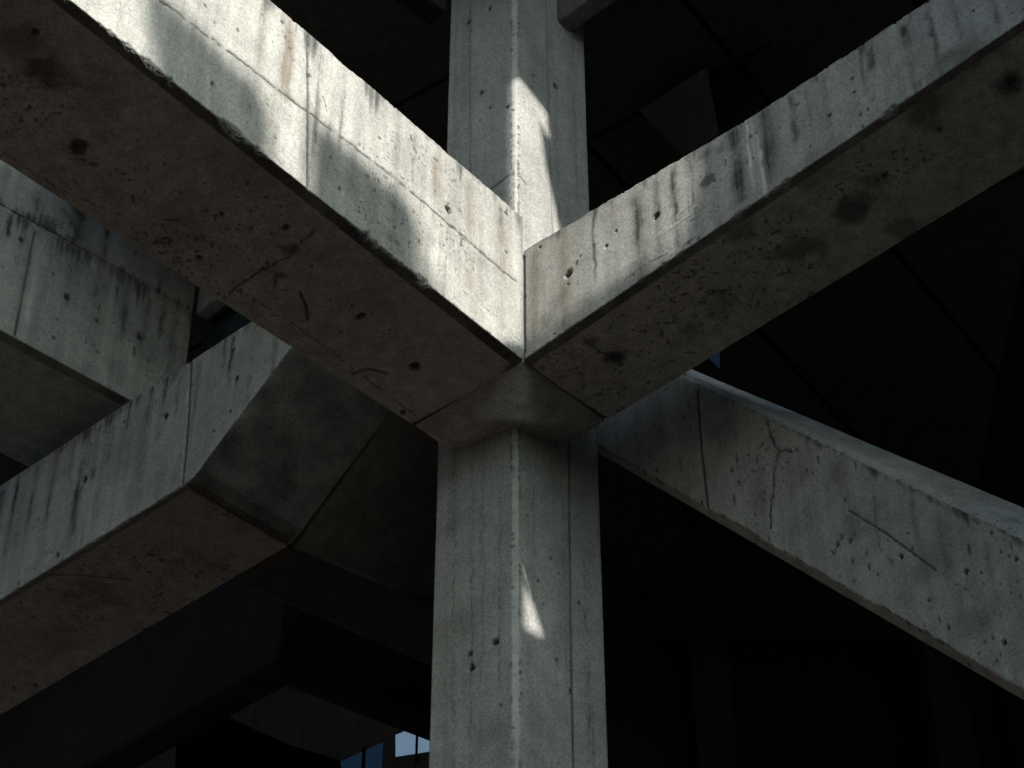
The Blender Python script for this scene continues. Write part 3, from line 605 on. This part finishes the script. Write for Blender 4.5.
# two dark lintel beams meeting at an angle in front of the rear wall
T0, T1, T2 = np.array((-2.736, 22.553)), np.array((-5.313, 24.738)), np.array((-.935, 23.738))
def far_beam(a, b, ext, w, label, z0=19.0, z1=21.7):
    d = (b - a) / np.linalg.norm(b - a); nn = np.array((-d[1], d[0]));
    if nn[1] < 0: nn = -nn
    q = b + d * ext
    tag(loft('lintel_beam', [cross(a, z0, z1, nn, w), cross(q, z0, z1, nn, w)], None, M_VOID, (), [.1, .1, .3, .3], step=.1, seed=50, ends=0), label, 'beam', 'dark lintel beams in the lower void')
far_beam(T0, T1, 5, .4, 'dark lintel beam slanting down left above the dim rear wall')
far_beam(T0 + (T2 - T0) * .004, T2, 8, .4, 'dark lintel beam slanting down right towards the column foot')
tag(prism('transfer_beam', [(-4.456, 26, 20.789), (-4.103, 26, 20.872), (-2.927, 26, 20.253), (-2.256, 26, 20.014), (-2.1, 26, 19.2), (-4.366, 26, 19.2)], (0, .5, 0), M_VOID),
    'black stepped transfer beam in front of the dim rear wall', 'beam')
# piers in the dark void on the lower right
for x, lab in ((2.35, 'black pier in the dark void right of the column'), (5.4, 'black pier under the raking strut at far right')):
    tag(box('pier', (x, 25, 0), (x + .5, 25.5, 23.55), M_VOID), lab, 'pier', 'piers in the dark void')

# ---- added wall outside the frame: slots shaped to cast the sun patches
sd = Vector((math.cos(rad(SUN_AZ)) * math.cos(rad(SUN_EL)), -math.sin(rad(SUN_AZ)) * math.cos(rad(SUN_EL)), math.sin(rad(SUN_EL))))
WX = 5.0
wl = prism('sun_mask_wall', [(WX - .1, y, z) for y, z in ((-6, 23), (3, 23), (5, 19), (8, 11.6), (14.4, 11.6), (14.4, 29), (7, 32), (5, 38), (-2, 38), (-6, 31))], (.2, 0, 0), M_GREY)
tag(wl, 'unseen added wall on the right with slots that shape the sun patches', 'wall')
for poly in OPENINGS:
    sh = sd / sd.x * .3
    subtract(wl, [[(WX - .3, y - sh.y, z - sh.z) for y, z in poly]], tuple(sh * 2))

tw = empty('shade_tower', (FX, -10, 0), 'unseen added tower on the right with two slatted screens that shade the left beam', 'building')  # added off-frame: slatted screens shaped for soft shade on the left beam
prism('wall', [(FX, y, z) for y, z in ((-24, 0), (2, 0), (2, 20), (-24, 20))], (.6, 0, 0), M_GREY, tw)
for y in (TONGUE_A[-1][0], TONGUE_A[-2][0], TONGUE_B[-1][0], TONGUE_B[-2][0]):
    box('post', (FX + .1, y - .05, 20.01), (FX + .2, y + .05, BASE_Z + .5), M_FRAME, tw)
def louvre(poly, pitch=.12, bar=LOUVRE):
    pts = np.array(poly); z = BASE_Z; k = len(pts)
    while z < pts[:, 1].max():
        zm = z + bar / 2; xs = []
        for i in range(k):
            (y0, z0), (y1, z1) = pts[i], pts[(i + 1) % k]
            if (z0 <= zm) != (z1 <= zm): xs.append(y0 + (y1 - y0) * (zm - z0) / (z1 - z0))
        xs.sort()
        for a, b in zip(xs[::2], xs[1::2]):
            if b - a > .02: yield a, b, z
        z += pitch
for poly in (TONGUE_A, TONGUE_B):
    bm = bmesh.new()
    for a, b, z in louvre(poly):
        r = bmesh.ops.create_cube(bm, size=1)
        for v in r['verts']: v.co = Vector((v.co.x * .03, (a + b) / 2 + v.co.y * (b - a) + 10, z + LOUVRE / 2 + v.co.z * LOUVRE))
    me = bpy.data.meshes.new('shade_slats'); bm.to_mesh(me); bm.free(); me.materials.append(M_FRAME)
    o = bpy.data.objects.new('shade_slats', me); COL.objects.link(o); o.parent = tw
tag(box('sky_block_wall', (-13.5, -14.99, 0), (-13, 15.8, 44), M_DIM), 'unseen added wall holding back sky light from the left', 'wall')  # walls around the court are added to hold back sky and bounce light
tag(box('sky_block_wall', (-40, -16, 0), (1, -15, 48), M_DIM), 'unseen added tall wall behind the camera holding back sky light', 'wall')
tag(box('sky_block_wall', (1.02, -16, 0), (14.9, -15, 15), M_DIM), 'unseen added lower wall behind the camera holding back sky light', 'wall')

tag(box('sky_block_wall', (20, -16, 0), (20.5, 28, 9), M_DIM), 'unseen added low wall on the right cutting bounce from the far ground', 'wall')

# ---- ground
gr = prism('ground', [(-3000, -3000, -.2), (3000, -3000, -.2), (3000, 3000, -.2), (-3000, 3000, -.2)], (0, 0, .2), M_GROUND)
tag(gr, kind='structure'); gr['label'] = 'brown paved ground of the court'

# ------------------------------------------------------------------ light
w = bpy.data.worlds.new('World'); scene.world = w; w.use_nodes = True
nt = w.node_tree; bg = nt.nodes['Background']
sky = nt.nodes.new('ShaderNodeTexSky'); sky.sky_type = 'NISHITA'; sky.sun_disc = False
sky.sun_elevation = rad(SUN_EL); sky.sun_rotation = math.atan2(sd.x, sd.y); sky.dust_density = 2.5; sky.ozone_density = .6
hs = nt.nodes.new('ShaderNodeHueSaturation'); hs.inputs['Saturation'].default_value = .95
tn = nt.nodes.new('ShaderNodeMix'); tn.data_type = 'RGBA'; tn.blend_type = 'MULTIPLY'; tn.inputs['Factor'].default_value = 1
tn.inputs['B'].default_value = (.84, 1.03, 1.05, 1)            # thin haze: a paler, slightly green sky
nt.links.new(sky.outputs[0], hs.inputs['Color']); nt.links.new(hs.outputs[0], tn.inputs['A']); nt.links.new(tn.outputs['Result'], bg.inputs[0]); bg.inputs[1].default_value = SKY_S
sl = bpy.data.lights.new('sun', 'SUN'); sl.energy = SUN_S; sl.angle = rad(.5); sl.color = (1, .94, .84)
so = bpy.data.objects.new('sun', sl); COL.objects.link(so)
so.rotation_euler = sd.to_track_quat('Z', 'Y').to_euler(); so.location = (12, -20, 40)

# ------------------------------------------------------------------ camera
cd = bpy.data.cameras.new('camera'); cam = bpy.data.objects.new('camera', cd); COL.objects.link(cam)
cd.sensor_width = 36; cd.lens = 84.375; cd.clip_end = 8000; cd.clip_start = .1
cam.location = (0, 0, 1.6); cam.rotation_euler = (rad(90 + 44.2113), 0, 0); scene.camera = cam

vs = scene.view_settings
scene.display_settings.display_device = 'sRGB'
vs.view_transform = 'Standard'; vs.look = 'None'; vs.gamma = 1; vs.use_curve_mapping = False
vs.exposure = EXPO
scene.cycles.use_denoising = DENOISE
scene.cycles.max_bounces = 8; scene.cycles.diffuse_bounces = 5
